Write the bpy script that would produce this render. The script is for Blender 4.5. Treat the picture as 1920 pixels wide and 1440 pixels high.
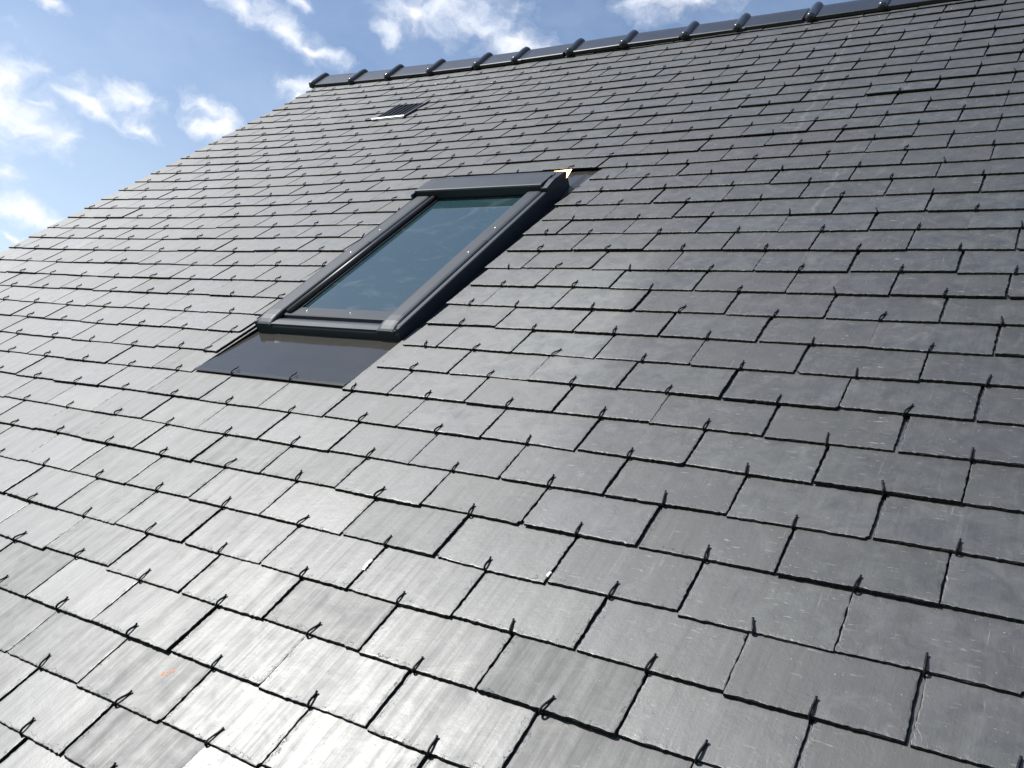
import bpy, math, random
from mathutils import Matrix, Vector, noise

random.seed(11)
sc = bpy.context.scene
for o in list(bpy.data.objects):
    bpy.data.objects.remove(o)
COL = sc.collection

# ------------------------------------------------------------------ frame of reference
# roof slope frame: x along the ridge, y up the slope, z away from the slope; the world is z up
PITCH = math.radians(45)
HZ = 3.45
RM = Matrix.Translation((0, 0, HZ)) @ Matrix.Rotation(PITCH, 4, 'X')
W = 0.22          # slate width
E = 0.10765       # course height

# ------------------------------------------------------------------ camera
cr = Vector((0.84029, 0.48642, -0.23938)); cd = Vector((0.07949, -0.54732, -0.83314)); cf = Vector((-0.53628, 0.68105, -0.49857))
CAMP = Vector((1.007, -0.8021, 0.9653))
cm = Matrix.Identity(4)
for i in range(3):
    cm[i][0] = cr[i]; cm[i][1] = -cd[i]; cm[i][2] = -cf[i]; cm[i][3] = CAMP[i]
cam_data = bpy.data.cameras.new('camera')
cam_data.sensor_width = 36
cam_data.lens = 1647.17 / 1920 * 36
cam_data.clip_start = 0.05
cam_data.clip_end = 5000
cam = bpy.data.objects.new('camera', cam_data)
COL.objects.link(cam)
cam.matrix_world = RM @ cm
sc.camera = cam

# ------------------------------------------------------------------ sun, sky, exposure
SUN = (RM.to_3x3() @ Vector((-0.54, 0.295, 0.788))).normalized()
sl = bpy.data.lights.new('sun', 'SUN')
sl.energy = 5.0
sl.angle = math.radians(0.53)
sl.color = (1.0, 0.985, 0.94)
sun = bpy.data.objects.new('sun', sl)
COL.objects.link(sun)
sun.rotation_euler = SUN.to_track_quat('Z', 'Y').to_euler()

sc.view_settings.view_transform = 'Standard'
sc.view_settings.look = 'None'
sc.view_settings.exposure = 0.55
sc.view_settings.gamma = 1.0

world = bpy.data.worlds.new('World')
sc.world = world
world.use_nodes = True
nt = world.node_tree
nt.nodes.clear()

def N(t, kind, **kw):
    n = t.nodes.new(kind)
    for k, v in kw.items():
        if hasattr(n, k):
            setattr(n, k, v)
        else:
            n.inputs[k].default_value = v
    return n

def math_node(t, op, a, b=None, c=None, clamp=False):
    n = t.nodes.new('ShaderNodeMath'); n.operation = op; n.use_clamp = clamp
    for i, v in enumerate((a, b, c)):
        if v is None: continue
        if isinstance(v, (int, float)): n.inputs[i].default_value = v
        else: t.links.new(v, n.inputs[i])
    return n.outputs[0]

def vmath(t, op, a, b=None):
    n = t.nodes.new('ShaderNodeVectorMath'); n.operation = op
    for i, v in enumerate((a, b)):
        if v is None: continue
        if isinstance(v, (tuple, list)): n.inputs[i].default_value = v
        else: t.links.new(v, n.inputs[i])
    return n.outputs['Value'] if op in ('DOT_PRODUCT', 'LENGTH') else n.outputs['Vector']

def ramp(t, fac, stops):
    n = t.nodes.new('ShaderNodeValToRGB')
    t.links.new(fac, n.inputs[0])
    e = n.color_ramp.elements
    while len(e) < len(stops): e.new(0.5)
    for el, (p, c) in zip(e, stops):
        el.position = p
        el.color = (c, c, c, 1) if isinstance(c, (int, float)) else (*c, 1)
    return n.outputs[0]

def mixc(t, fac, a, b, blend='MIX'):
    n = t.nodes.new('ShaderNodeMix'); n.data_type = 'RGBA'; n.blend_type = blend
    for sock, v in ((n.inputs[0], fac), (n.inputs[6], a), (n.inputs[7], b)):
        if isinstance(v, (int, float)): sock.default_value = v
        elif isinstance(v, (tuple, list)): sock.default_value = (*v, 1)
        else: t.links.new(v, sock)
    return n.outputs[2]

def noise_tex(t, vec, scale, detail=4, rough=0.55, dist=0.0):
    n = t.nodes.new('ShaderNodeTexNoise')
    n.inputs['Scale'].default_value = scale; n.inputs['Detail'].default_value = detail
    n.inputs['Roughness'].default_value = rough; n.inputs['Distortion'].default_value = dist
    if vec is not None: t.links.new(vec, n.inputs['Vector'])
    return n.outputs['Fac']

sky = nt.nodes.new('ShaderNodeTexSky')
sky.sky_type = 'NISHITA'
sky.sun_disc = False
sky.sun_elevation = math.asin(SUN.z)
sky.sun_rotation = math.atan2(SUN.x, SUN.y)
sky.air_density = 1.0; sky.dust_density = 1.2; sky.ozone_density = 2.0
# fair-weather clouds: soft blobs at fixed bearings in the sky, broken up by noise
CLOUDS = [
  (-0.733, 0.522, 0.436, 20.204, 13.639, -4.198, -17.937, 1.213, -82.388),
  (-0.707, 0.561, 0.43, 16.41, 11.664, -7.201, -21.283, -4.942, -56.506),
  (-0.688, 0.591, 0.421, 33.124, 21.813, -3.34, -18.001, 7.982, -126.408),
  (-0.611, 0.631, 0.478, 20.083, 12.266, 4.175, 3.562, 9.057, -43.743),
  (-0.559, 0.674, 0.483, 13.628, 8.539, 1.436, 0.203, 5.349, -33.733),
  (-0.529, 0.705, 0.473, 21.152, 13.589, 0.064, -3.968, 6.448, -58.171),
  (-0.581, 0.649, 0.49, 13.679, 8.355, 2.844, 4.067, 10.34, -49.941),
  (-0.872, 0.398, 0.285, 23.5, 14.4, 4.9, 1.72, 4.38, -21.2),
  (-0.864, 0.423, 0.272, 18.5, 12.5, -3.85, -10.2, 0.69, -46.8),
  (-0.872, 0.385, 0.303, 83.299, 50.876, 17.317, 3.152, 8.014, -38.706),
  (-0.861, 0.415, 0.296, 47.481, 34.698, -26.964, -80.906, -25.001, -174.637),
  (-0.82, 0.473, 0.324, 24.26, 15.586, 0.073, -3.962, 6.438, -58.082),
  (-0.837, 0.454, 0.305, 18.815, 13.027, -6.015, -26.793, -3.192, -90.719),
  (-0.814, 0.495, 0.305, 31.503, 22.393, -13.824, -46.352, -10.764, -123.063),
  (-0.771, 0.538, 0.34, 25.265, 17.959, -11.087, -28.913, -6.714, -76.762),
  (-0.77, 0.549, 0.324, 33.613, 21.595, 0.101, -4.677, 7.601, -68.57),
  (-0.362, 0.763, 0.536, 12.775, 7.803, 2.656, 3.625, 9.218, -44.521),
  (-0.402, 0.748, 0.527, 25.316, 15.462, 5.263, 5.747, 14.614, -70.58),
  (-0.878, 0.441, 0.189, 12.344, 7.657, 1.806, 2.807, 13.873, -78.016),
  (-0.884, 0.413, 0.219, 62.639, 38.258, 13.022, 5.502, 13.99, -67.568),
  (-0.705, 0.594, 0.388, 24.107, 13.934, 10.118, 22.139, 28.456, -91.934),
  (-0.714, 0.591, 0.376, 72.252, 41.761, 30.326, 28.438, 36.551, -118.089),
  (-0.838, 0.391, 0.379, 41.843, 26.883, 0.126, -9.611, 15.619, -140.912),
  (-0.637, 0.62, 0.458, 40.616, 28.122, -12.985, -31.63, -3.768, -107.099),
  (-0.876, 0.453, 0.166, 39.665, 24.226, 8.246, 15.008, 38.161, -184.309),
  (-0.695, 0.557, 0.456, 76.991, 47.023, 16.006, 12.138, 30.863, -149.062),
]
tc = nt.nodes.new('ShaderNodeTexCoord')
dirv = vmath(nt, 'NORMALIZE', tc.outputs['Generated'])
wn = nt.nodes.new('ShaderNodeTexNoise'); wn.inputs['Scale'].default_value = 22; wn.inputs['Detail'].default_value = 5
nt.links.new(dirv, wn.inputs['Vector'])
wv = vmath(nt, 'MULTIPLY', vmath(nt, 'SUBTRACT', wn.outputs['Color'], (0.5, 0.5, 0.5)), (0.055, 0.055, 0.045))
dw = vmath(nt, 'ADD', dirv, wv)
best = None
for c in CLOUDS:
    d = vmath(nt, 'SUBTRACT', dw, c[0:3])
    u = vmath(nt, 'DOT_PRODUCT', d, c[3:6]); v = vmath(nt, 'DOT_PRODUCT', d, c[6:9])
    q = math_node(nt, 'MULTIPLY_ADD', v, v, math_node(nt, 'MULTIPLY', u, u))
    m = math_node(nt, 'SUBTRACT', 1.0, math_node(nt, 'SQRT', q))
    best = m if best is None else math_node(nt, 'SMOOTH_MAX', best, m, 0.3)
best = math_node(nt, 'MAXIMUM', best, -1.0)
cn = noise_tex(nt, vmath(nt, 'MULTIPLY', dw, (1, 1, 1.5)), 26, 9, 0.62)
dens = math_node(nt, 'ADD', math_node(nt, 'MULTIPLY', best, 0.75), math_node(nt, 'MULTIPLY', math_node(nt, 'SUBTRACT', cn, 0.42), 1.9))
mask = ramp(nt, dens, [(0.0, 0.0), (0.28, 0.16), (0.72, 0.66), (1.1, 0.95)])
# thin high veil
veil = ramp(nt, noise_tex(nt, vmath(nt, 'MULTIPLY', dw, (1, 1, 2.2)), 7, 6, 0.6), [(0.35, 0.0), (0.75, 0.35)])
shade = ramp(nt, noise_tex(nt, dw, 17, 5, 0.55), [(0.35, (0.70, 0.76, 0.86)), (0.62, (1.0, 1.0, 1.0))])
CLOUD_LUM = 7.9
cloudc = mixc(nt, 1.0, shade, (CLOUD_LUM, CLOUD_LUM, CLOUD_LUM * 1.02), 'MULTIPLY')
skyc = mixc(nt, math_node(nt, 'MULTIPLY', veil, 0.55), sky.outputs[0], (4.6, 5.4, 6.6))
sepd = nt.nodes.new('ShaderNodeSeparateXYZ'); nt.links.new(dirv, sepd.inputs[0])
low = math_node(nt, 'DIVIDE', math_node(nt, 'SUBTRACT', 0.42, sepd.outputs[2]), 0.36, clamp=True)
skyc = mixc(nt, math_node(nt, 'MULTIPLY', low, 0.42), skyc, (6.2, 6.9, 7.6))
full = mixc(nt, mask, skyc, cloudc)
bg = nt.nodes.new('ShaderNodeBackground')
bg.inputs['Strength'].default_value = 0.108
nt.links.new(full, bg.inputs['Color'])
wo = nt.nodes.new('ShaderNodeOutputWorld')
nt.links.new(bg.outputs[0], wo.inputs['Surface'])

# ------------------------------------------------------------------ materials
def new_mat(name):
    m = bpy.data.materials.new(name); m.use_nodes = True
    t = m.node_tree
    return m, t, t.nodes['Principled BSDF']

def slate_material():
    m, t, p = new_mat('slate')
    at = N(t, 'ShaderNodeAttribute', attribute_name='suv')
    uv = at.outputs['Vector']
    tone = N(t, 'ShaderNodeAttribute', attribute_name='tone').outputs['Fac']
    # grain streaks run along the length of the slate
    st = noise_tex(t, vmath(t, 'MULTIPLY', uv, (52, 2.6, 3)), 1.0, 5, 0.62)
    st2 = noise_tex(t, vmath(t, 'MULTIPLY', uv, (190, 5, 7)), 1.0, 4, 0.6)
    blot = noise_tex(t, uv, 26, 6, 0.62, 0.6)
    fine = noise_tex(t, uv, 420, 3, 0.6)
    def stretch(x, lo, hi): return math_node(t, 'DIVIDE', math_node(t, 'SUBTRACT', x, lo), hi - lo, clamp=True)
    stS, st2S, blS = stretch(st, .32, .68), stretch(st2, .33, .67), stretch(blot, .33, .67)
    f = math_node(t, 'ADD', math_node(t, 'MULTIPLY', stS, 0.34), math_node(t, 'MULTIPLY', blS, 0.22))
    f = math_node(t, 'ADD', f, math_node(t, 'MULTIPLY', st2S, 0.16))
    f = math_node(t, 'ADD', f, math_node(t, 'MULTIPLY', tone, 0.46))
    col = ramp(t, f, [(0.12, (0.005, 0.0055, 0.0063)), (0.56, (0.0150, 0.0160, 0.0168)), (1.0, (0.048, 0.050, 0.049))])
    tint = stretch(noise_tex(t, uv, 2.3, 2, 0.5), .35, .65)
    col = mixc(t, 1.0, col, mixc(t, tint, (0.99, 0.97, 1.06), (0.99, 1.05, 0.96)), 'MULTIPLY')
    # rub marks: pale dashes across the slate, lime specks, longer drag scratches
    dash = ramp(t, noise_tex(t, vmath(t, 'MULTIPLY', uv, (46, 260, 9)), 1.0, 3, 0.5, 0.4), [(0.645, 0.0), (0.72, 1.0)])
    zone = ramp(t, noise_tex(t, vmath(t, 'MULTIPLY', uv, (9, 13, 9)), 1.0, 3, 0.6), [(0.42, 0.0), (0.66, 1.0)])
    speck = ramp(t, noise_tex(t, uv, 210, 2, 0.5), [(0.735, 0.0), (0.77, 1.0)])
    drag = ramp(t, noise_tex(t, vmath(t, 'MULTIPLY', uv, (240, 10, 13)), 1.0, 3, 0.5, 0.8), [(0.67, 0.0), (0.76, 0.8)])
    pale = math_node(t, 'MAXIMUM', math_node(t, 'MULTIPLY', dash, zone), math_node(t, 'MULTIPLY', drag, zone))
    pale = math_node(t, 'MAXIMUM', math_node(t, 'MULTIPLY', pale, 0.55), math_node(t, 'MULTIPLY', speck, 0.5))
    dust = ramp(t, noise_tex(t, vmath(t, 'MULTIPLY', uv, (14, 8, 5)), 1.0, 6, 0.65, 1.2), [(0.56, 0.0), (0.78, 0.35)])
    col = mixc(t, dust, col, (0.13, 0.13, 0.127))
    col = mixc(t, pale, col, (0.27, 0.27, 0.26))
    pit = ramp(t, noise_tex(t, vmath(t, 'MULTIPLY', uv, (110, 150, 40)), 1.0, 2, 0.5, 1.0), [(0.255, 1.0), (0.285, 0.0)])
    col = mixc(t, math_node(t, 'MULTIPLY', pit, 0.75), col, (0.012, 0.012, 0.014))
    # dust washed down beside the roof window, and two long drag marks up the slope
    sx = t.nodes.new('ShaderNodeSeparateXYZ'); t.links.new(N(t, 'ShaderNodeAttribute', attribute_name='pos').outputs['Vector'], sx.inputs[0])
    px, py = sx.outputs[0], sx.outputs[1]
    wob = math_node(t, 'SUBTRACT', noise_tex(t, N(t, 'ShaderNodeAttribute', attribute_name='pos').outputs['Vector'], 14, 4, 0.6), 0.5)
    bound = math_node(t, 'MULTIPLY_ADD', py, -0.17, 0.285)
    dz = math_node(t, 'DIVIDE', math_node(t, 'ADD', math_node(t, 'SUBTRACT', bound, px), math_node(t, 'MULTIPLY', wob, 0.09)), 0.09, clamp=True)
    dz = math_node(t, 'MULTIPLY', dz, math_node(t, 'DIVIDE', math_node(t, 'ADD', px, 0.75), 0.6, clamp=True))
    dz = math_node(t, 'MULTIPLY', dz, math_node(t, 'DIVIDE', math_node(t, 'SUBTRACT', 1.35, py), 0.45, clamp=True))
    dz = math_node(t, 'MULTIPLY', dz, math_node(t, 'DIVIDE', math_node(t, 'SUBTRACT', py, 0.10), 0.55, clamp=True))
    col = mixc(t, math_node(t, 'MULTIPLY', dz, math_node(t, 'MULTIPLY_ADD', blS, 0.35, 0.4)), col, (0.115, 0.120, 0.112))
    def trail(x0, k, y0, y1, wd):
        d = math_node(t, 'ABSOLUTE', math_node(t, 'ADD', math_node(t, 'SUBTRACT', px, math_node(t, 'MULTIPLY_ADD', py, k, x0)), math_node(t, 'MULTIPLY', wob, 0.06)))
        m = math_node(t, 'SUBTRACT', 1.0, math_node(t, 'DIVIDE', d, wd), clamp=True)
        m = math_node(t, 'MULTIPLY', m, math_node(t, 'DIVIDE', math_node(t, 'SUBTRACT', py, y0), 0.06, clamp=True))
        return math_node(t, 'MULTIPLY', m, math_node(t, 'DIVIDE', math_node(t, 'SUBTRACT', y1, py), 0.06, clamp=True))
    tr = math_node(t, 'MAXIMUM', trail(0.312, -0.0627, 1.93, 3.5, 0.011), trail(0.37, 0.0148, 1.36, 1.74, 0.010))
    col = mixc(t, math_node(t, 'MULTIPLY', tr, math_node(t, 'MULTIPLY_ADD', stretch(blot, .3, .7), 0.35, 0.1)), col, (0.16, 0.16, 0.155))
    # flakes dressed off along the tail and the sides
    sl3 = t.nodes.new('ShaderNodeSeparateXYZ'); t.links.new(N(t, 'ShaderNodeAttribute', attribute_name='loc').outputs['Vector'], sl3.inputs[0])
    ed = math_node(t, 'MINIMUM', math_node(t, 'MINIMUM', sl3.outputs[0], sl3.outputs[2]), sl3.outputs[1])
    fn = noise_tex(t, uv, 75, 3, 0.55, 1.0)
    fl = math_node(t, 'ADD', ed, math_node(t, 'MULTIPLY', math_node(t, 'SUBTRACT', fn, 0.5), 0.038))
    step1 = stretch(fl, .0030, .0038); step2 = stretch(fl, -.0012, -.0004)
    line = math_node(t, 'MULTIPLY', math_node(t, 'MULTIPLY', step1, math_node(t, 'SUBTRACT', 1.0, stretch(fl, .0040, .0052))), stretch(noise_tex(t, uv, 40, 2, 0.5), .46, .56))
    col = mixc(t, math_node(t, 'MULTIPLY', line, 0.8), col, (0.006, 0.006, 0.007))
    t.links.new(col, p.inputs['Base Color'])
    r = math_node(t, 'ADD', 0.535, math_node(t, 'MULTIPLY', math_node(t, 'SUBTRACT', stS, 0.5), -0.09))
    r = math_node(t, 'ADD', r, math_node(t, 'MULTIPLY', math_node(t, 'SUBTRACT', st2S, 0.5), -0.05))
    r = math_node(t, 'ADD', r, math_node(t, 'MULTIPLY', math_node(t, 'SUBTRACT', blot, 0.5), 0.24))
    r = math_node(t, 'SUBTRACT', r, math_node(t, 'MULTIPLY', math_node(t, 'SUBTRACT', tone, 0.5), 0.11))
    r = math_node(t, 'ADD', r, math_node(t, 'MULTIPLY', math_node(t, 'MAXIMUM', pale, line), 0.25), clamp=True)
    t.links.new(r, p.inputs['Roughness'])
    p.inputs['IOR'].default_value = 1.77
    h = math_node(t, 'ADD', math_node(t, 'MULTIPLY', blot, 0.8), math_node(t, 'MULTIPLY', fine, 0.10))
    h = math_node(t, 'ADD', h, math_node(t, 'MULTIPLY', noise_tex(t, uv, 110, 5, 0.65, 0.5), 0.36))
    h = math_node(t, 'ADD', h, math_node(t, 'MULTIPLY', st2, 0.22))
    h = math_node(t, 'ADD', h, math_node(t, 'MULTIPLY', math_node(t, 'ADD', step1, step2), 0.32))
    h = math_node(t, 'SUBTRACT', h, math_node(t, 'MULTIPLY', pit, 0.5))
    b = N(t, 'ShaderNodeBump'); b.inputs['Strength'].default_value = 0.21; b.inputs['Distance'].default_value = 0.0022
    t.links.new(h, b.inputs['Height'])
    t.links.new(b.outputs[0], p.inputs['Normal'])
    return m

def plain(name, col, rough, metal=0.0, noise_scale=30, var=0.25, bump=0.0, coat=0.0, spec_ior=1.5, rvar=0.15):
    m, t, p = new_mat(name)
    tcn = t.nodes.new('ShaderNodeTexCoord')
    n = noise_tex(t, tcn.outputs['Object'], noise_scale, 6, 0.6)
    n2 = noise_tex(t, tcn.outputs['Object'], noise_scale * 9, 3, 0.6)
    f = math_node(t, 'ADD', math_node(t, 'MULTIPLY', n, 0.7), math_node(t, 'MULTIPLY', n2, 0.3))
    lo = tuple(c * (1 - var) for c in col); hi = tuple(min(1, c * (1 + var)) for c in col)
    t.links.new(ramp(t, f, [(0.3, lo), (0.7, hi)]), p.inputs['Base Color'])
    t.links.new(math_node(t, 'ADD', rough, math_node(t, 'MULTIPLY', math_node(t, 'SUBTRACT', f, 0.5), rvar), clamp=True), p.inputs['Roughness'])
    p.inputs['Metallic'].default_value = metal
    p.inputs['IOR'].default_value = spec_ior
    p.inputs['Coat Weight'].default_value = coat
    p.inputs['Coat Roughness'].default_value = 0.12
    if bump:
        b = N(t, 'ShaderNodeBump'); b.inputs['Strength'].default_value = bump; b.inputs['Distance'].default_value = 0.001
        t.links.new(f, b.inputs['Height']); t.links.new(b.outputs[0], p.inputs['Normal'])
    return m

M_slate = slate_material()
def edge_material():
    m, t, p = new_mat('broken_slate_edge')
    uv = N(t, 'ShaderNodeAttribute', attribute_name='suv').outputs['Vector']
    n = noise_tex(t, uv, 260, 4, 0.65)
    t.links.new(ramp(t, n, [(0.35, (0.006, 0.0065, 0.007)), (0.60, (0.017, 0.018, 0.019)), (0.75, (0.05, 0.05, 0.05))]), p.inputs['Base Color'])
    p.inputs['Roughness'].default_value = 0.9
    p.inputs['Specular IOR Level'].default_value = 0.15
    b = N(t, 'ShaderNodeBump'); b.inputs['Strength'].default_value = 0.8; b.inputs['Distance'].default_value = 0.002
    t.links.new(n, b.inputs['Height']); t.links.new(b.outputs[0], p.inputs['Normal'])
    return m
M_edge = edge_material()
M_hook = plain('hook_wire', (0.006, 0.006, 0.007), 0.55, 0.0, 30, 0.25, 0.0, 0.0, 1.3)
M_ridge = plain('glazed_clay', (0.013, 0.014, 0.018), 0.30, 0.0, 14, 0.3, 0.10, 0.30)
M_clad = plain('grey_lacquer', (0.022, 0.028, 0.037), 0.50, 0.0, 12, 0.10, 0.0, 0.0, 1.36)
M_cladside = plain('dark_lacquer', (0.022, 0.026, 0.036), 0.40, 0.1, 12, 0.12)
M_apron = plain('flashing_lacquer', (0.036, 0.034, 0.030), 0.10, 0.0, 10, 0.10, 0.0, 0.0, 1.47, 0.04)
M_rubber = plain('black_seal', (0.010, 0.011, 0.013), 0.45)
M_glint = plain('glint_orange_metal', (0.70, 0.38, 0.15), 0.5, 1.0, 20, 0.05)  # orange of the sun glint put into the metal's base colour
M_steel = plain('screw_steel', (0.55, 0.55, 0.55), 0.3, 1.0)
M_white = plain('white_plastic', (0.80, 0.80, 0.78), 0.5)
M_orange = plain('orange_chalk', (0.55, 0.17, 0.06), 0.8, 0, 400, 0.5)
M_render = plain('lime_render', (0.55, 0.52, 0.46), 0.9, 0, 6, 0.12, 0.4)
M_deck = plain('roof_boards', (0.05, 0.04, 0.03), 0.9, 0, 8, 0.3)
M_zinc = plain('zinc', (0.35, 0.36, 0.38), 0.4, 0.7, 5, 0.15)
M_lip = plain('pale_metal', (0.40, 0.40, 0.40), 0.45, 0.3, 9, 0.1)
M_grass = plain('meadow_grass', (0.055, 0.085, 0.028), 0.95, 0, 0.6, 0.5, 0.5)

def glass_material():
    m, t, p = new_mat('window_glass')
    tcn = t.nodes.new('ShaderNodeTexCoord'); o = tcn.outputs['Object']
    smear = ramp(t, noise_tex(t, vmath(t, 'MULTIPLY', o, (5, 9, 5)), 1.0, 6, 0.65, 1.6), [(0.52, 0.0), (0.76, 0.30)])
    spk = ramp(t, noise_tex(t, o, 120, 2, 0.5), [(0.74, 0.0), (0.79, 0.5)])
    d = math_node(t, 'MAXIMUM', smear, spk)
    t.links.new(mixc(t, d, (0.017, 0.040, 0.048), (0.16, 0.19, 0.17)), p.inputs['Base Color'])
    t.links.new(math_node(t, 'ADD', 0.02, math_node(t, 'MULTIPLY', d, 0.35)), p.inputs['Roughness'])
    p.inputs['IOR'].default_value = 1.98
    return m
M_glass = glass_material()

# ------------------------------------------------------------------ object helpers
class Mesh:
    """collects polygons, then becomes one mesh object"""
    def __init__(s): s.v = []; s.f = []; s.smooth = []; s.suv = []; s.tone = []; s.mi = []; s.pos = []; s.loc = []
    def add(s, verts, faces, smooth=False, suv=None, tone=0.5, mi=None, pos=None, loc=None):
        b = len(s.v)
        s.v += [tuple(x) for x in verts]
        s.f += [tuple(i + b for i in f) for f in faces]
        s.smooth += [smooth] * len(faces)
        s.mi += mi if mi is not None else [0] * len(faces)
        s.suv += suv if suv is not None else [tuple(x) for x in verts]
        s.tone += [tone] * len(verts)
        s.pos += pos if pos is not None else [(9, 9, 0)] * len(verts)
        s.loc += loc if loc is not None else [(1, 1, 1)] * len(verts)
    def data(s, name, mat, attrs=False):
        me = bpy.data.meshes.new(name)
        me.from_pydata(s.v, [], s.f)
        for q in (mat if isinstance(mat, tuple) else (mat,)): me.materials.append(q)
        me.polygons.foreach_set('material_index', s.mi)
        me.polygons.foreach_set('use_smooth', s.smooth)
        if attrs:
            a = me.attributes.new('suv', 'FLOAT_VECTOR', 'POINT')
            a.data.foreach_set('vector', [c for x in s.suv for c in x])
            for nm, dat in (('pos', s.pos), ('loc', s.loc)):
                a = me.attributes.new(nm, 'FLOAT_VECTOR', 'POINT')
                a.data.foreach_set('vector', [c for x in dat for c in x])
            a = me.attributes.new('tone', 'FLOAT', 'POINT')
            a.data.foreach_set('value', s.tone)
        me.update()
        return me
    def build(s, name, mat, parent=None, matrix=None, attrs=False):
        o = bpy.data.objects.new(name, s.data(name, mat, attrs))
        COL.objects.link(o)
        if parent is not None: o.parent = parent
        if matrix is not None: o.matrix_basis = matrix
        return o

def box(m, x0, x1, y0, y1, z0, z1, zf=None, ch=0.0):
    """box with an optional top chamfer; zf(y) is added to every z"""
    zf = zf or (lambda y: 0)
    if ch:
        ring = lambda d, z: [(x0 + d, y0 + d, z + zf(y0)), (x1 - d, y0 + d, z + zf(y0)), (x1 - d, y1 - d, z + zf(y1)), (x0 + d, y1 - d, z + zf(y1))]
        v = ring(0, z0) + ring(0, z1 - ch) + ring(ch, z1)
        f = [(3, 2, 1, 0)]
        for a in (0, 4):
            f += [(a + i, a + (i + 1) % 4, a + 4 + (i + 1) % 4, a + 4 + i) for i in range(4)]
        f.append((8, 9, 10, 11))
    else:
        v = [(x, y, z + zf(y)) for z in (z0, z1) for x, y in ((x0, y0), (x1, y0), (x1, y1), (x0, y1))]
        f = [(3, 2, 1, 0), (4, 5, 6, 7)] + [(i, (i + 1) % 4, 4 + (i + 1) % 4, 4 + i) for i in range(4)]
    m.add(v, f)

def extrude_profile(m, prof, ys, closed=True, smooth=False, cap=True, along='y', off=lambda s: (0, 0)):
    """prof: list of (u, z) counter-clockwise; swept along y (u=x) or x (u=y)"""
    n = len(prof); v = []
    for s in ys:
        du, dz = off(s)
        for u, z in prof:
            v.append((u + du, s, z + dz) if along == 'y' else (s, u + du, z + dz))
    f = []
    rng = n if closed else n - 1
    for k in range(len(ys) - 1):
        for i in range(rng):
            j = (i + 1) % n
            q = (k * n + i, k * n + j, (k + 1) * n + j, (k + 1) * n + i)
            f.append(q if along == 'x' else q[::-1])
    if cap and closed:
        a = tuple(range(n)); b = tuple((len(ys) - 1) * n + i for i in range(n))
        f += [a[::-1], b] if along == 'x' else [a, b[::-1]]
    m.add(v, f, smooth)

def tube(m, pts, r, sides=6):
    v = []; f = []; n = len(pts)
    P = [Vector(p) for p in pts]
    for i, p in enumerate(P):
        t = (P[min(i + 1, n - 1)] - P[max(i - 1, 0)]).normalized()
        a = t.cross(Vector((1, 0, 0.01))).normalized(); b = t.cross(a)
        for k in range(sides):
            g = 2 * math.pi * k / sides
            v.append(p + (a * math.cos(g) + b * math.sin(g)) * r)
    for i in range(n - 1):
        for k in range(sides):
            j = (k + 1) % sides
            f.append((i * sides + k, i * sides + j, (i + 1) * sides + j, (i + 1) * sides + k))
    f += [tuple(range(sides))[::-1], tuple((n - 1) * sides + k for k in range(sides))]
    m.add(v, f, True)

def tag(o, label=None, category=None, kind=None, group=None):
    if label: o['label'] = label
    if category: o['category'] = category
    if kind: o['kind'] = kind
    if group: o['group'] = group
    return o

# ------------------------------------------------------------------ the ground and the house shell
XL, XR = -3.19, 3.06
g = Mesh()
S = 1500
g.add([(-S, -S, 0), (S, -S, 0), (S, S, 0), (-S, S, 0)], [(0, 1, 2, 3)])
tag(g.build('ground', M_grass), kind='structure')

house = bpy.data.objects.new('house', None)
COL.objects.link(house)
tag(house, 'house under a steep grey slate roof with black ridge tiles and one roof window', 'house')
RIDGE_Y = 3.60
cs, sn = math.cos(PITCH), math.sin(PITCH)
def wp(x, y, z): return RM @ Vector((x, y, z))
ridge = wp(0, RIDGE_Y, -0.06); eave = wp(0, -0.80, -0.06)
back_y = 2 * ridge.y - eave.y
w = Mesh()
T = 0.3
def gable(x0, x1):
    pr = [(eave.y, 0), (back_y, 0), (back_y, eave.z), (ridge.y, ridge.z), (eave.y, eave.z)]
    v = [(x0, a, b) for a, b in pr] + [(x1, a, b) for a, b in pr]
    f = [(4, 3, 2, 1, 0), (5, 6, 7, 8, 9)] + [(i, (i + 1) % 5, 5 + (i + 1) % 5, 5 + i) for i in range(5)]
    w.add(v, f)
gable(XL + 0.06, XL + 0.06 + T); gable(XR - 0.06 - T, XR - 0.06)
box(w, XL + 0.06 + T, XR - 0.06 - T, eave.y, eave.y + T, 0, eave.z)
box(w, XL + 0.06 + T, XR - 0.06 - T, back_y - T, back_y, 0, eave.z)
w.build('wall', M_render, house)

# boards under the slates, with the opening of the roof window left free
d = Mesh()
WX0, WX1, WY0, WY1 = -1.02, -0.49, 0.70, 1.68
for (a, b, c, e) in ((XL + 0.02, XR - 0.02, -0.92, WY0), (XL + 0.02, XR - 0.02, WY1, RIDGE_Y - 0.06), (XL + 0.02, WX0, WY0, WY1), (WX1, XR - 0.02, WY0, WY1)):
    box(d, a, b, c, e, -0.058, -0.036)
d.build('roof_deck', M_deck, house, RM)

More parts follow.
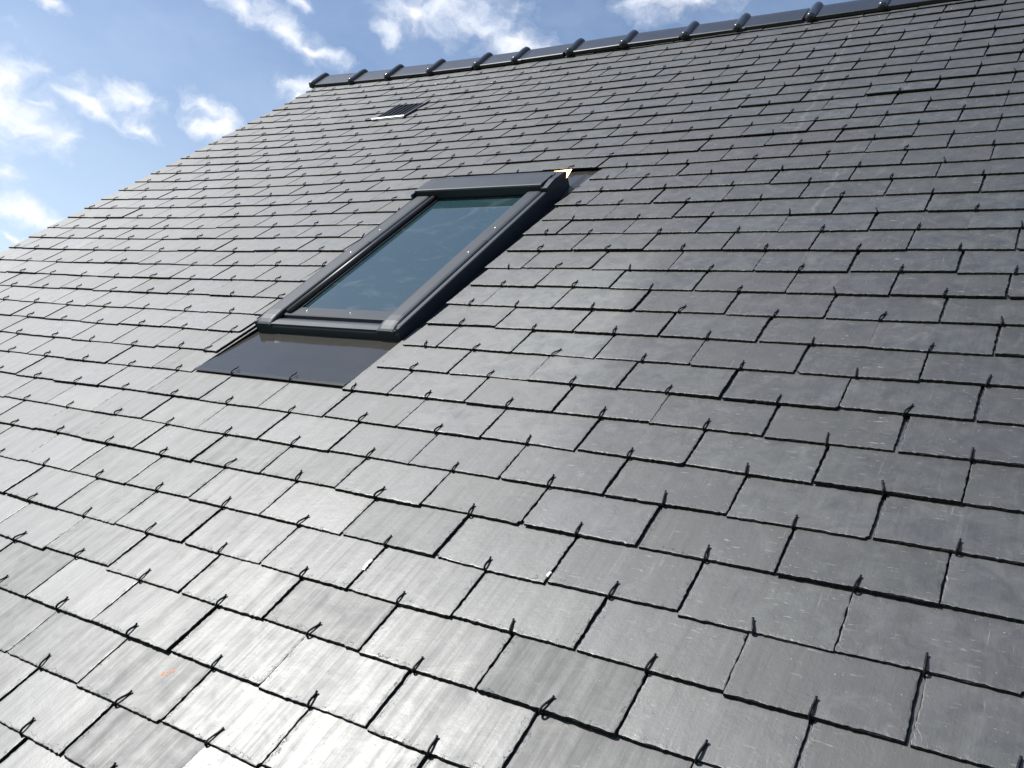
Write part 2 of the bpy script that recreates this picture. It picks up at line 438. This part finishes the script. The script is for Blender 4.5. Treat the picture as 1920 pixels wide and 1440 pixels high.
# back slope, seen only from beyond the ridge
bs = Mesh()
RB = Matrix.Translation((0, 2 * wp(0, RIDGE_Y, 0).y, 0)) @ Matrix.Scale(-1, 4, (0, 1, 0)) @ RM
v = []; f = []
for r in range(42):
    y0 = RIDGE_Y - 0.02 - r * E - E; y1 = y0 + E + 0.01
    x = XL
    while x < XR - 0.01:
        x1 = min(XR, x + W - 0.003)
        k = len(v)
        for (px, py, pz) in ((x, y0, 0.0), (x1, y0, 0.0), (x1, y1, -0.005), (x, y1, -0.005), (x, y0, -0.006), (x1, y0, -0.006)):
            v.append(RB @ Vector((px, py, pz)))
        f += [(3, 2, 1, 0), (0, 1, 5, 4)]
        x += W if (x > XL or r % 2 == 0) else W / 2
bs.add(v, f)
box(d2 := Mesh(), XL + 0.02, XR - 0.02, -0.92, RIDGE_Y - 0.06, -0.058, -0.012)
bs.build('back_slope', M_slate, house, None, True)
d2.v = [tuple(RB @ Vector(p)) for p in d2.v]; d2.f = [q[::-1] for q in d2.f]
d2.build('roof_deck', M_deck, house)

# eaves gutter below the first course
gm = Mesh()
gp = [(-0.06 * math.cos(a) - 1.02, -0.055 - 0.06 * math.sin(a)) for a in [math.pi * i / 10 for i in range(11)]]
gp2 = [(-0.057 * math.cos(a) - 1.02, -0.055 - 0.057 * math.sin(a)) for a in [math.pi * i / 10 for i in range(11)]]
extrude_profile(gm, (gp + gp2[::-1])[::-1], [XL, XR], along='x')
gm.build('gutter', M_zinc, house, RM)

# ------------------------------------------------------------------ slates
def zw(x, y):
    """the slope is not quite flat: it lifts towards the verge and under the ridge"""
    a = min(0.0130, max(0.002, 0.0087 + 0.0045 * (y - 1.18)))
    return a * max(0.0, -x - 1.6) ** 2 + 0.02 * max(0.0, (y - 2.0) / 1.34) ** 2

ROW_D = {-5: (-16, 0), -4: (-7, -3), -3: (-4, -5), -2: (1, -2), -1: (-1, -4), 0: (1, -2), 1: (0, 3), 2: (4, 0), 3: (3, 0), 4: (2, 2), 5: (-3, 0),
         6: (2, -1), 7: (3, -3), 8: (5, -4), 9: (3, -4), 10: (9, -5), 11: (2, 0), 12: (5, 2), 13: (7, -2), 14: (5, 1), 15: (0, 4), 16: (6, 0),
         17: (-1, 1), 18: (0, 3), 19: (-1, 3), 20: (-1, 2)}
CUT = {}
for r in range(4, 17):
    lo = {4: -1.034, 5: -1.048, 6: -1.056}.get(r, -1.060)
    hi = {4: -0.466, 5: -0.452}.get(r, -0.443)
    CUT[r] = [(lo, hi)]
CUT[16] = [(-1.060, -0.425)]
VX0, VX1 = -2.145, -1.935
CUT[25] = [(VX0, VX1)]; CUT[26] = [(VX0, VX1)]

TH = 0.0052
rnd = random.Random(5)

def slate_shape(a0, a1, L, t, hi, cutl, cutr):
    """one dressed slate: jagged, bevelled tail and sides; a = across, b = up the slope"""
    vis = 0.125
    nb = max(3, int((a1 - a0) / (0.0052 if hi else 0.03))); ns = 20 if hi else 4
    pts = []
    def jag(sc=1.0): return (rnd.gauss(0, 0.00045) if hi else rnd.gauss(0, 0.0004)) * sc
    sl = rnd.gauss(0, 0.0009); bow = rnd.gauss(0, 0.0008)
    for i in range(nb + 1):
        u = i / nb
        pts.append([a0 + (a1 - a0) * u, sl * (u - .5) * 2 + bow * math.sin(math.pi * u) + jag(), 0, 1, 1.0])
    for i in range(1, ns + 1):
        b = vis * i / ns
        pts.append([a1 + (jag(1.0) if not cutr else jag(.5)), b, -1, 0, 0.9])
    pts.append([a1, L, -1, 0, 0.0]); pts.append([a0, L, 1, 0, 0.0])
    for i in range(ns, 0, -1):
        b = vis * i / ns
        pts.append([a0 + jag(), b, 1, 0, 0.9])
    pts[0][2:4] = (.7, .7); pts[nb][2:4] = (-.7, .7)
    n = len(pts)
    # now and then a broken tail corner
    if hi and rnd.random() < 0.22:
        c = rnd.choice((0, nb)); s = rnd.uniform(.002, .007)
        pts[c][0] += pts[c][2] * s; pts[c][1] += s * rnd.uniform(.4, 1)
    bev = []
    w1 = 0.0014
    chips = [0.0] * n
    if hi:
        for _ in range(rnd.randint(5, 12)):
            c = rnd.randrange(n); s = rnd.uniform(.0008, .0042) * (1.6 if rnd.random() < .15 else 1); hwid = rnd.randint(1, 4)
            for j in range(-hwid, hwid + 1): chips[(c + j) % n] += s * (1 - (j / (hwid + .6)) ** 2) * rnd.uniform(.6, 1.1)
    for c in (0, nb, nb + ns, nb + ns + 3):
        for j in range(-3, 4): chips[(c + j) % n] *= 0.15
    for i in range(n):
        bev.append(min(.0065, max(0.0006, rnd.gauss(w1, 0.0007)) + chips[i]) * pts[i][4])
    rings = [(-t, 0.0, 0), (-t * 0.42, 0.0, 0)]
    V = []
    for (a, b, na, nb_, s) in pts: V.append((a - na * .0004, b - nb_ * .0004, -t))
    for (a, b, na, nb_, s) in pts: V.append((a, b, -t * rnd.uniform(.30, .55) if s else -.0002))
    if hi:
        for i, (a, b, na, nb_, s) in enumerate(pts):
            k = min(bev[i] * rnd.uniform(.30, .6), .0011 + abs(rnd.gauss(0, .0005))); V.append((a + na * k, b + nb_ * k, -t * rnd.uniform(.025, .07) if s else -.0001))
    for i, (a, b, na, nb_, s) in enumerate(pts):
        V.append((a + na * bev[i], b + nb_ * bev[i], 0.0))
    nr = len(V) // n
    F = []
    for k in range(nr - 1):
        for i in range(n):
            j = (i + 1) % n
            F.append((k * n + i, k * n + j, (k + 1) * n + j, (k + 1) * n + i))
    F.append(tuple((nr - 1) * n + i for i in range(n)))
    MI = [1] * (2 * n) + [0] * n + [0] if hi else [1] * (2 * n) + [0]
    return V, F, MI

def in_frame(p, marg=1.05):
    q = p - CAMP; z = q.dot(cf)
    if z < .05: return False
    return abs(q.dot(cr) / z) * 1647.17 < 960 * marg and abs(q.dot(cd) / z) * 1647.17 < 720 * marg

slates = []
for r in range(-9, 33):
    par = 0.0 if r % 2 == 0 else 0.5
    dx, dy = ROW_D.get(r, (rnd.gauss(0, 2), rnd.gauss(0, 1.5)))
    k = -14 + (0.5 if par else 0)
    ks = []
    kk = -14.0 if par == 0 else -13.5
    if par: ks.append((-14.25, True))
    while kk * W + W / 2 < XR: ks.append((kk, False)); kk += 1
    for (k, half) in ks:
        hw = W / 4 if half else W / 2
        gl, gr = [max(.0008, rnd.gauss(.0018, .0008)) for _ in 'ab']
        xc = k * W + dx * .001 * (0 if k < -12.9 else 1) + (0 if half else rnd.gauss(0, .0012))
        segs = [(xc - hw + gl, xc + hw - gr, False, False)]
        for (c0, c1) in CUT.get(r, []):
            out = []
            for (s0, s1, l, q) in segs:
                if s1 <= c0 or s0 >= c1: out.append((s0, s1, l, q)); continue
                if s0 < c0 - .012: out.append((s0, c0 + rnd.gauss(0, .002), l, True))
                if s1 > c1 + .012: out.append((c1 + rnd.gauss(0, .0025), s1, True, q))
            segs = out
        for (s0, s1, l, q) in segs:
            slates.append(dict(r=r, k=k, x=xc, s0=s0, s1=s1, l=l, q=q, y=r * E + dy * .001 + rnd.gauss(0, .0018), yaw=rnd.gauss(0, .0035),
                               lift=max(0, rnd.gauss(.0005, .0008)) + (rnd.uniform(.001, .0024) if rnd.random() < .08 else 0), roll=rnd.gauss(0, .0038), tip=rnd.gauss(0, .0042),
                               t=TH * rnd.uniform(.85, 1.2), tone=min(1, max(0, rnd.gauss(.5, .27))), seed=(rnd.uniform(-40, 40), rnd.uniform(-40, 40), rnd.uniform(-40, 40))))
for s in slates:
    c = Vector((s['x'], s['y'] + .05, 0)); q = c - CAMP
    s['dist'] = q.length
    s['area'] = (s['s1'] - s['s0']) * abs(q.normalized().z) / q.length ** 2 if in_frame(c) else 0
order = sorted(slates, key=lambda s: -s['area'])
for i, s in enumerate(order): s['own'] = i < 100

def slate_matrix(s):
    x, y = s['x'], s['y']; e = .01
    zx = (zw(x + e, y) - zw(x - e, y)) / (2 * e) + s['roll']; zy = (zw(x, y + e) - zw(x, y - e)) / (2 * e) - TH / E + s['tip'] - s['lift'] / .2
    ex = Vector((1, s['yaw'], zx)).normalized(); ey = Vector((-s['yaw'], 1, zy)); n = ex.cross(ey).normalized(); ey = n.cross(ex)
    m = Matrix.Identity(4)
    for i in range(3): m[i][0] = ex[i]; m[i][1] = ey[i]; m[i][2] = n[i]
    m.translation = (x, y, zw(x, y) + s['lift'])
    return m

# hook: black wire round the tail of each slate
HOOK = [(0, .020, -.0074), (0, .004, -.0074), (0, -.0010, -.0068), (0, -.0024, -.0040), (0, -.0022, .0002), (0, -.0006, .0024), (0, .004, .0040), (0, .011, .0035), (0, .018, .0021), (0, .0232, .0019), (.0003, .0268, .0036)]
def hook_mesh(sides):
    m = Mesh(); tube(m, HOOK, .0018, sides); return m
hm_near = hook_mesh(8); hm_far = hook_mesh(5)
hook_data = hm_near.data('slate_hook', M_hook)

cover = Mesh(); hooks = Mesh()
ORANGE = {(-3, 0.5 - 1): None}
hid = {}
for s in slates:
    r, k = s['r'], s['k']
    L = .32
    if r in (1, 2, 3) and s['s1'] > -1.08 and s['s0'] < -.42: L = .49 - s['y']
    if r > 29: L = max(.14, min(.32, RIDGE_Y - .02 - s['y']))
    V, F, MI = slate_shape(s['s0'] - s['x'], s['s1'] - s['x'], L, s['t'], s['dist'] < 3.3, s['l'], s['q'])
    mt = slate_matrix(s)
    sd = s['seed']
    suv = [(a + sd[0], b + sd[1], z + sd[2]) for a, b, z in V]
    w_ = s['s1'] - s['s0']
    pos = [tuple(mt @ Vector(p)) for p in V]
    loc = [(s['x'] + a - s['s0'], b, s['s1'] - s['x'] - a) for a, b, z in V]
    hx = 0.0
    if s['l'] or s['q']: hx = (s['s0'] + s['s1']) / 2 - s['x'] + (0.02 if s['l'] else -.02) if not (s['s0'] < s['x'] - .02 and s['s1'] > s['x'] + .02) else 0.0
    has_hook = w_ > .045 and r < 32
    hmx = Matrix.Translation((hx + rnd.gauss(0, .0015), rnd.gauss(0, .0008), 0)) @ Matrix.Rotation(rnd.gauss(0, .16), 4, 'Z') @ Matrix.Diagonal((1, rnd.uniform(.82, 1.1), rnd.uniform(.75, 1.3), 1))
    if s['own']:
        m = Mesh(); m.add(V, F, False, suv, s['tone'], MI, pos, loc)
        o = m.build('slate', (M_slate, M_edge), house, RM @ mt, True)
        hid[(r, k)] = o
        if has_hook:
            h = bpy.data.objects.new('slate_hook', hook_data); COL.objects.link(h)
            h.parent = o; h.matrix_basis = hmx
    else:
        cover.add(pos, F, False, suv, s['tone'], MI, pos, loc)
        if has_hook:
            src = hm_near if s['dist'] < 2.6 else hm_far
            hooks.add([mt @ (hmx @ Vector(p)) for p in src.v], src.f, True)
# hooks that hold the foot of the window flashing
for (hx, hy) in ((-4 * W + .004, .4445), (-3 * W + .004, .4445)):
    mt = Matrix.Translation((hx, hy, .0035))
    hooks.add([mt @ Vector(p) for p in hm_near.v], hm_near.f, True)
tag(cover.build('slate_covering', (M_slate, M_edge), house, RM, True), kind='stuff')
tag(hooks.build('slate_hook', M_hook, house, RM), kind='stuff')

# ------------------------------------------------------------------ roof window
def zb(y): return 0.020 + 0.022 * (y - 0.69)      # the window lies a little steeper than the slates
rwm = Mesh()
FX0, FX1, FY0, FY1 = -1.030, -0.478, 0.688, 1.680
# frame: side and head walls standing in the gutter
box(rwm, FX0, FX0 + .012, FY0, FY1, -.070, -.006, zb, .002)
box(rwm, FX1 - .012, FX1, FY0, FY1, -.070, -.004, zb, .002)
box(rwm, FX0 + .012, FX1 - .012, FY1 - .012, FY1, -.070, -.004, zb)
box(rwm, FX0 + .012, FX1 - .012, FY0 + .002, FY0 + .022, -.070, -.012, zb)
window = rwm.build('roof_window', M_cladside, house, RM)
def wpart(name, mat, mesh):
    o = mesh.build(name, mat, window)      # the window's own frame is the slope frame
    return o
# side covers, bent down at the foot
for (a, b) in ((-1.024, -.962), (-.556, -.498)):
    m = Mesh()
    ys = [FY0 - .002, FY0 + .004, FY0 + .016, FY0 + .035, FY0 + .06, 1.185]
    dz = [-.0125, -.009, -.0045, -.0015, 0, 0]
    prof = [(a, -.014), (b, -.014), (b, -.003), (b - .004, -.0004), (b - .012, .0012), (a + .012, .0012), (a + .004, -.0004), (a, -.003)]
    extrude_profile(m, prof, ys, off=lambda s: (0, zb(s) + dz[ys.index(s)]))
    ys2 = [1.1885, 1.56]
    extrude_profile(m, prof, ys2, off=lambda s: (0, zb(s) - .0015))
    c = wpart('side_cover', M_clad, m)
    for y in (1.11, 1.27):
        sm = Mesh()
        cx = (a + b) / 2 + .008
        pr = [(cx + .003 * math.cos(i * math.pi / 4), y + .003 * math.sin(i * math.pi / 4)) for i in range(8)]
        vv = [(x, yy, zb(yy) + .0010) for x, yy in pr] + [(cx + (x - cx) * .6, y + (yy - y) * .6, zb(yy) + .0022) for x, yy in pr]
        sm.add(vv, [tuple(range(8, 16))] + [(i, (i + 1) % 8, 8 + (i + 1) % 8, 8 + i) for i in range(8)], True)
        so = sm.build('screw', M_steel, window)
# right outer rail with a fine lip, and left one
for (a, b) in ((-.494, -.4795), (-1.0285, -1.026)):
    m = Mesh()
    extrude_profile(m, [(a, -.02), (b, -.02), (b, -.005), (b - .0012, -.0035), (a + .001, -.0035), (a, -.005)], [FY0 + .012, FY1 - .004], off=lambda s: (0, zb(s)))
    wpart('side_rail', M_clad, m)
# sash: round black bead at the left, flat bead at the right, head, foot strip
m = Mesh()
cxb, rb = -.944, .0105
extrude_profile(m, [(cxb + rb * math.cos(i * math.pi / 6), -.010 + rb * math.sin(i * math.pi / 6)) for i in range(12)], [.752, 1.56], smooth=True, off=lambda s: (0, zb(s)))
wpart('sash_bead', M_rubber, m)
m = Mesh()
def frame_ring(m, x0, x1, y0, y1, wd, z0, z1):
    o = [(x0, y0), (x1, y0), (x1, y1), (x0, y1)]; q = [(x0 + wd, y0 + wd), (x1 - wd, y0 + wd), (x1 - wd, y1 - wd), (x0 + wd, y1 - wd)]
    v = [(x, y, z + zb(y)) for z in (z0, z1) for ring in (o, q) for x, y in ring]
    f = []
    for i in range(4):
        j = (i + 1) % 4
        f += [(8 + i, 8 + j, 12 + j, 12 + i), (j, i, 4 + i, 4 + j), (i, j, 8 + j, 8 + i), (4 + j, 4 + i, 12 + i, 12 + j)]
    m.add(v, f)
frame_ring(m, -.9335, -.5575, .765, 1.625, .006, -.045, -.0140)
wpart('sash', M_rubber, m)
m = Mesh()
extrude_profile(m, [(.736, -.030), (.742, -.014), (.746, -.0118), (.790, -.0145), (.792, -.030)], [-.958, -.558], along='x', off=lambda s: (0, zb(.76)))
foot = wpart('sash_foot', M_clad, m)
for cx in (-.885, -.715):
    sm = Mesh(); pr = [(cx + .004 * math.cos(i * math.pi / 4), .768 + .004 * math.sin(i * math.pi / 4)) for i in range(8)]
    sm.add([(x, y, zb(.76) - .0140) for x, y in pr] + [(cx + (x - cx) * .6, .768 + (y - .768) * .6, zb(.76) - .0112) for x, y in pr],
           [tuple(range(8, 16))] + [(i, (i + 1) % 8, 8 + (i + 1) % 8, 8 + i) for i in range(8)], True)
    sm.build('screw', M_steel, window)
# pane
m = Mesh()
box(m, -.9285, -.566, .785, 1.60, -.024, -.0185, zb)
wpart('pane', M_glass, m)
# dark reveal behind the glass so that the opening is closed
m = Mesh(); box(m, -.99, -.52, .72, 1.66, -.12, -.10, zb); wpart('lining', M_rubber, m)
# frame foot cladding: rounded top, plain face down to the apron
m = Mesh()
pf = [(.738, -.036), (.738, -.0215), (.730, -.0165), (.718, -.0125), (.706, -.0120), (.697, -.0135), (.691, -.017), (.6870, -.0215), (.6860, -.026), (.6860, -.066), (.700, -.066)]
extrude_profile(m, pf[::-1], [FX0 + .004, FX1 - .002], along='x', smooth=False, off=lambda s: (0, .0200))
wpart('frame_foot', M_clad, m)
# hood over the head of the window: sloping face, two folds at the back
m = Mesh()
pf = [(1.547, -.012), (1.545, .0145), (1.5475, .0190), (1.552, .0200), (1.628, .0200), (1.632, .0165), (1.650, .0165), (1.654, .0130), (1.682, .0110), (1.682, -.03), (1.56, -.03)]
extrude_profile(m, pf[::-1], [-1.026, -.5005], along='x', off=lambda s: (0, zb(1.55)))
wpart('hood', M_clad, m)
m = Mesh()
pf = [(1.541, -.006), (1.540, .009), (1.575, .0135), (1.600, .0160), (1.676, .0120), (1.684, .006), (1.684, -.075), (1.500, -.03)]
extrude_profile(m, pf[::-1], [-.4990, -.4765], along='x', off=lambda s: (0, zb(1.55)))
wpart('hood_end', M_cladside, m)
m = Mesh()
box(m, -1.036, -1.0275, 1.530, 1.665, -.03, .012, zb, .002)
wpart('hood_end', M_cladside, m)

# flashings: apron, side gutters, head tray
m = Mesh()
prof = [(.4405, .0005), (.4410, .0022), (.447, .0034), (.455, .0012), (.52, -.0068), (.60, -.0138), (.684, -.0205), (.70, -.0215)]
nx = 12
xs = [-1.031 + (-.470 + 1.031) * i / nx for i in range(nx + 1)]
v = []; f = []
for i, x in enumerate(xs):
    for (y, z) in prof:
        v.append((x, y, z + (noise.noise(Vector((x * 6, y * 9, 3))) * .0007 if y > .45 else 0)))
n = len(prof)
for i in range(nx):
    for j in range(n - 1): f.append((i * n + j, (i + 1) * n + j, (i + 1) * n + j + 1, i * n + j + 1))
m.add(v, f, False)
wpart('apron', M_apron, m)
m = Mesh()
box(m, -1.062, -1.0318, .60, 1.75, -.032, -.030)
wpart('side_flashing', M_clad, m)
m = Mesh()
box(m, -.4765, -.4405, .56, 1.75, -.024, -.022)
wpart('side_flashing', M_clad, m)
m = Mesh()
v = [(-1.05, 1.684, -.004), (-.4745, 1.684, -.004), (-.4745, 1.86, -.0125), (-1.05, 1.86, -.0125), (-.424, 1.684, -.012), (-.424, 1.86, -.0125), (-.446, 1.60, -.016), (-.4745, 1.60, -.016), (-.446, 1.684, -.011)]
m.add(v, [(0, 1, 2, 3), (1, 8, 4, 5, 2), (7, 6, 8, 1)])
wpart('head_flashing', M_apron, m)
# corner fold shaped and angled to throw a sun glint at the camera
p0 = Vector((-.470, 1.685, .048)); hv = (Vector((-0.54, 0.295, 0.788)).normalized() + (CAMP - p0).normalized()).normalized()
ea = Vector((1, 0, 0)); ea = (ea - hv * ea.dot(hv)).normalized(); eb = hv.cross(ea)
m = Mesh()
q = [(-.058, .004), (-.058, -.001), (-.012, -.006), (.001, -.036), (.006, -.032), (.012, .006)]
top = [p0 + ea * a + eb * b + hv * (.0) for a, b in q]; bot = [p - hv * .0015 for p in top]
nq = len(q)
m.add(top + bot, [tuple(range(nq)), tuple(range(2 * nq - 1, nq - 1, -1))] + [(i + nq, (i + 1) % nq + nq, (i + 1) % nq, i) for i in range(nq)])
wpart('glint_fold', M_glint, m)

# ------------------------------------------------------------------ roof vent
m = Mesh()
vz = zw(-2.04, 2.78)
def vy(y): return zw(-2.04, y) - .02 * (y - 2.69)
box(m, VX0 + .004, VX0 + .016, 2.69, 2.93, -.006, .008, vy, .002)
box(m, VX1 - .012, VX1 + .004, 2.69, 2.93, -.006, .008, vy, .002)
box(m, VX0 + .016, VX1 - .012, 2.70, 2.93, -.012, -.006, vy)
vent = m.build('roof_vent', M_cladside, house, RM)
m = Mesh()
for i in range(6):
    x = VX0 + .022 + i * (VX1 - VX0 - .040) / 5
    extrude_profile(m, [(x - .004, -.006), (x + .010, -.006), (x + .0085, .004), (x + .0045, .0045)], [2.71, 2.93], off=lambda s: (0, vy(s)))
m.build('grille', M_cladside, vent)
m = Mesh()
extrude_profile(m, [(2.681, .002), (2.682, .0085), (2.686, .0105), (2.697, .0105), (2.697, .002)][::-1], [VX0, VX1 + .004], along='x', off=lambda s: (0, vy(2.69)))
m.build('lip', M_lip, vent)

# ------------------------------------------------------------------ ridge tiles
def ridge_mesh():
    """angular ridge tile, 0.305 m long, with a roll collar over the joint at its left end"""
    m = Mesh()
    R0 = .025
    def leg(th, drop):
        # cross-section from the front foot over the apex to the back foot, in (y, z) of the slope frame
        ap = Vector((3.600, .040)); c = []
        fy = 3.445
        c.append((fy - th * .2, .006 - th * .2)); c.append((fy - th * .7, .010)); c.append((fy - th * .5, .0205 + th)); c.append((fy + .004, .0235 + th)); c.append((fy + .009, .0220 + th))
        c.append((3.560, .034 + th))
        for a in (75, 60, 45, 30, 15):
            g_ = math.radians(a); c.append((3.585 + math.cos(g_) * (.020 + th), .016 + math.sin(g_) * (.020 + th)))
        c.append((3.603 + th, -.02)); c.append((3.605 + th, -.135 - th * .3))
        return c
    def inner():
        return [(3.597, -.135), (3.592, -.02), (3.578, .008), (3.560, .018), (3.46, .008)]
    o = leg(.0, 0); pr = o + inner()
    extrude_profile(m, pr[::-1], [.012, .303], along='x')
    # collar: swells and dies away along x
    K = 9
    ring = []
    secs = []
    for i in range(K):
        u = i / (K - 1); x = -.020 + .046 * u; th = .003 + .0165 * math.sin(math.pi * u) ** .6
        secs.append((x, leg(th, 0) + inner()))
    n = len(secs[0][1]); v = []; f = []
    for x, c in secs:
        for (y, z) in c: v.append((x, y, z))
    for k in range(K - 1):
        for i in range(n):
            j = (i + 1) % n
            f.append((k * n + i, (k + 1) * n + i, (k + 1) * n + j, k * n + j))
    f += [tuple(range(n)), tuple((K - 1) * n + i for i in range(n))[::-1]]
    m.add(v, f, True)
    # bulb at the foot of the collar
    v = []; f = []
    cx, cy, cz, rr = .003, 3.446, .016, .0175
    for a in range(7):
        for b in range(10):
            t_, p_ = math.pi * a / 6, 2 * math.pi * b / 10
            v.append((cx + rr * 1.15 * math.sin(t_) * math.cos(p_), cy + rr * .8 * math.sin(t_) * math.sin(p_), cz + rr * math.cos(t_)))
    for a in range(6):
        for b in range(10):
            f.append((a * 10 + b, (a + 1) * 10 + b, (a + 1) * 10 + (b + 1) % 10, a * 10 + (b + 1) % 10))
    m.add(v, f, True)
    return m
rdata = ridge_mesh().data('ridge_tile', M_ridge)
x = -3.195; i = 0
while x < XR - .1:
    o = bpy.data.objects.new('ridge_tile', rdata); COL.objects.link(o)
    o.parent = house
    xm = x + .15; zz = zw(xm, 3.44); sl_ = (zw(xm + .15, 3.44) - zw(xm - .15, 3.44)) / .3
    mt = Matrix.Translation((x, .018 * (xm + 1.5), zz - .003 + rnd.gauss(0, .0012))) @ Matrix.Rotation(rnd.gauss(0, .004), 4, 'Z') @ Matrix.Rotation(-sl_ + rnd.gauss(0, .004), 4, 'Y')
    o.matrix_basis = RM @ mt
    x += .3045 + rnd.gauss(0, .002); i += 1

# ------------------------------------------------------------------ small marks and scraps
def blob_patch(cx, cy, z, pieces, seed):
    m = Mesh(); rr = random.Random(seed)
    for (ox, oy, a, b) in pieces:
        n = 9
        pts = [(cx + ox + a * math.cos(2 * math.pi * i / n) * rr.uniform(.6, 1.2), cy + oy + b * math.sin(2 * math.pi * i / n) * rr.uniform(.6, 1.2), z) for i in range(n)]
        m.add(pts, [tuple(range(n))])
    return m

def chalk(key, x, y, pieces, seed, label):
    o = hid.get(key)
    if o is None: return
    sx = [q for q in slates if (q['r'], q['k']) == key][0]
    blob_patch(x - sx['x'], y - sx['y'], .0003, pieces, seed).build('chalk_mark', M_orange, o)
    o['label'] = label
chalk((-4, -1.0), -.1913, -.3589, [(.006, .006, .0045, .003), (.001, -.004, .003, .0016), (-.008, -.004, .0028, .004), (.004, .001, .0014, .0012), (-.003, .001, .001, .001)], 3, 'pale slate with a small orange chalk mark')
chalk((5, 4.5), .929, .636, [(0, 0, .007, .0022), (.006, .002, .003, .002)], 4, 'dark slate with an orange smear near its tail')

def scrap(name, loc, size, rot, label, cat):
    m = Mesh(); a, b, c = size; rr = random.Random(7)
    n = 7; v = []
    for i in range(n):
        u = i / (n - 1)
        for (p, q) in ((-1, -1), (1, -1), (1, 1), (-1, 1)):
            v.append((p * a * rr.uniform(.7, 1.1), (u - .5) * 2 * b, q * c * rr.uniform(.6, 1.1) + .0012 * math.sin(u * 4)))
    f = [(3, 2, 1, 0), tuple((n - 1) * 4 + i for i in range(4))]
    for k in range(n - 1):
        f += [(k * 4 + i, k * 4 + (i + 1) % 4, k * 4 + 4 + (i + 1) % 4, k * 4 + 4 + i) for i in range(4)]
    m.add(v, f)
    o = m.build(name, M_white, None, RM @ Matrix.Translation(loc) @ Matrix.Rotation(rot, 4, 'Z'))
    tag(o, label, cat)
scrap('plastic_strip', (-.001, -.054, -.0005), (.0030, .013, .0012), .05, 'white plastic strip caught in a joint between two pale slates', 'plastic scrap')
scrap('plastic_chip', (.3294, .0145, -.0005), (.0022, .0055, .0018), -.1, 'tiny white chip lodged at the foot of a slate joint', 'plastic chip')
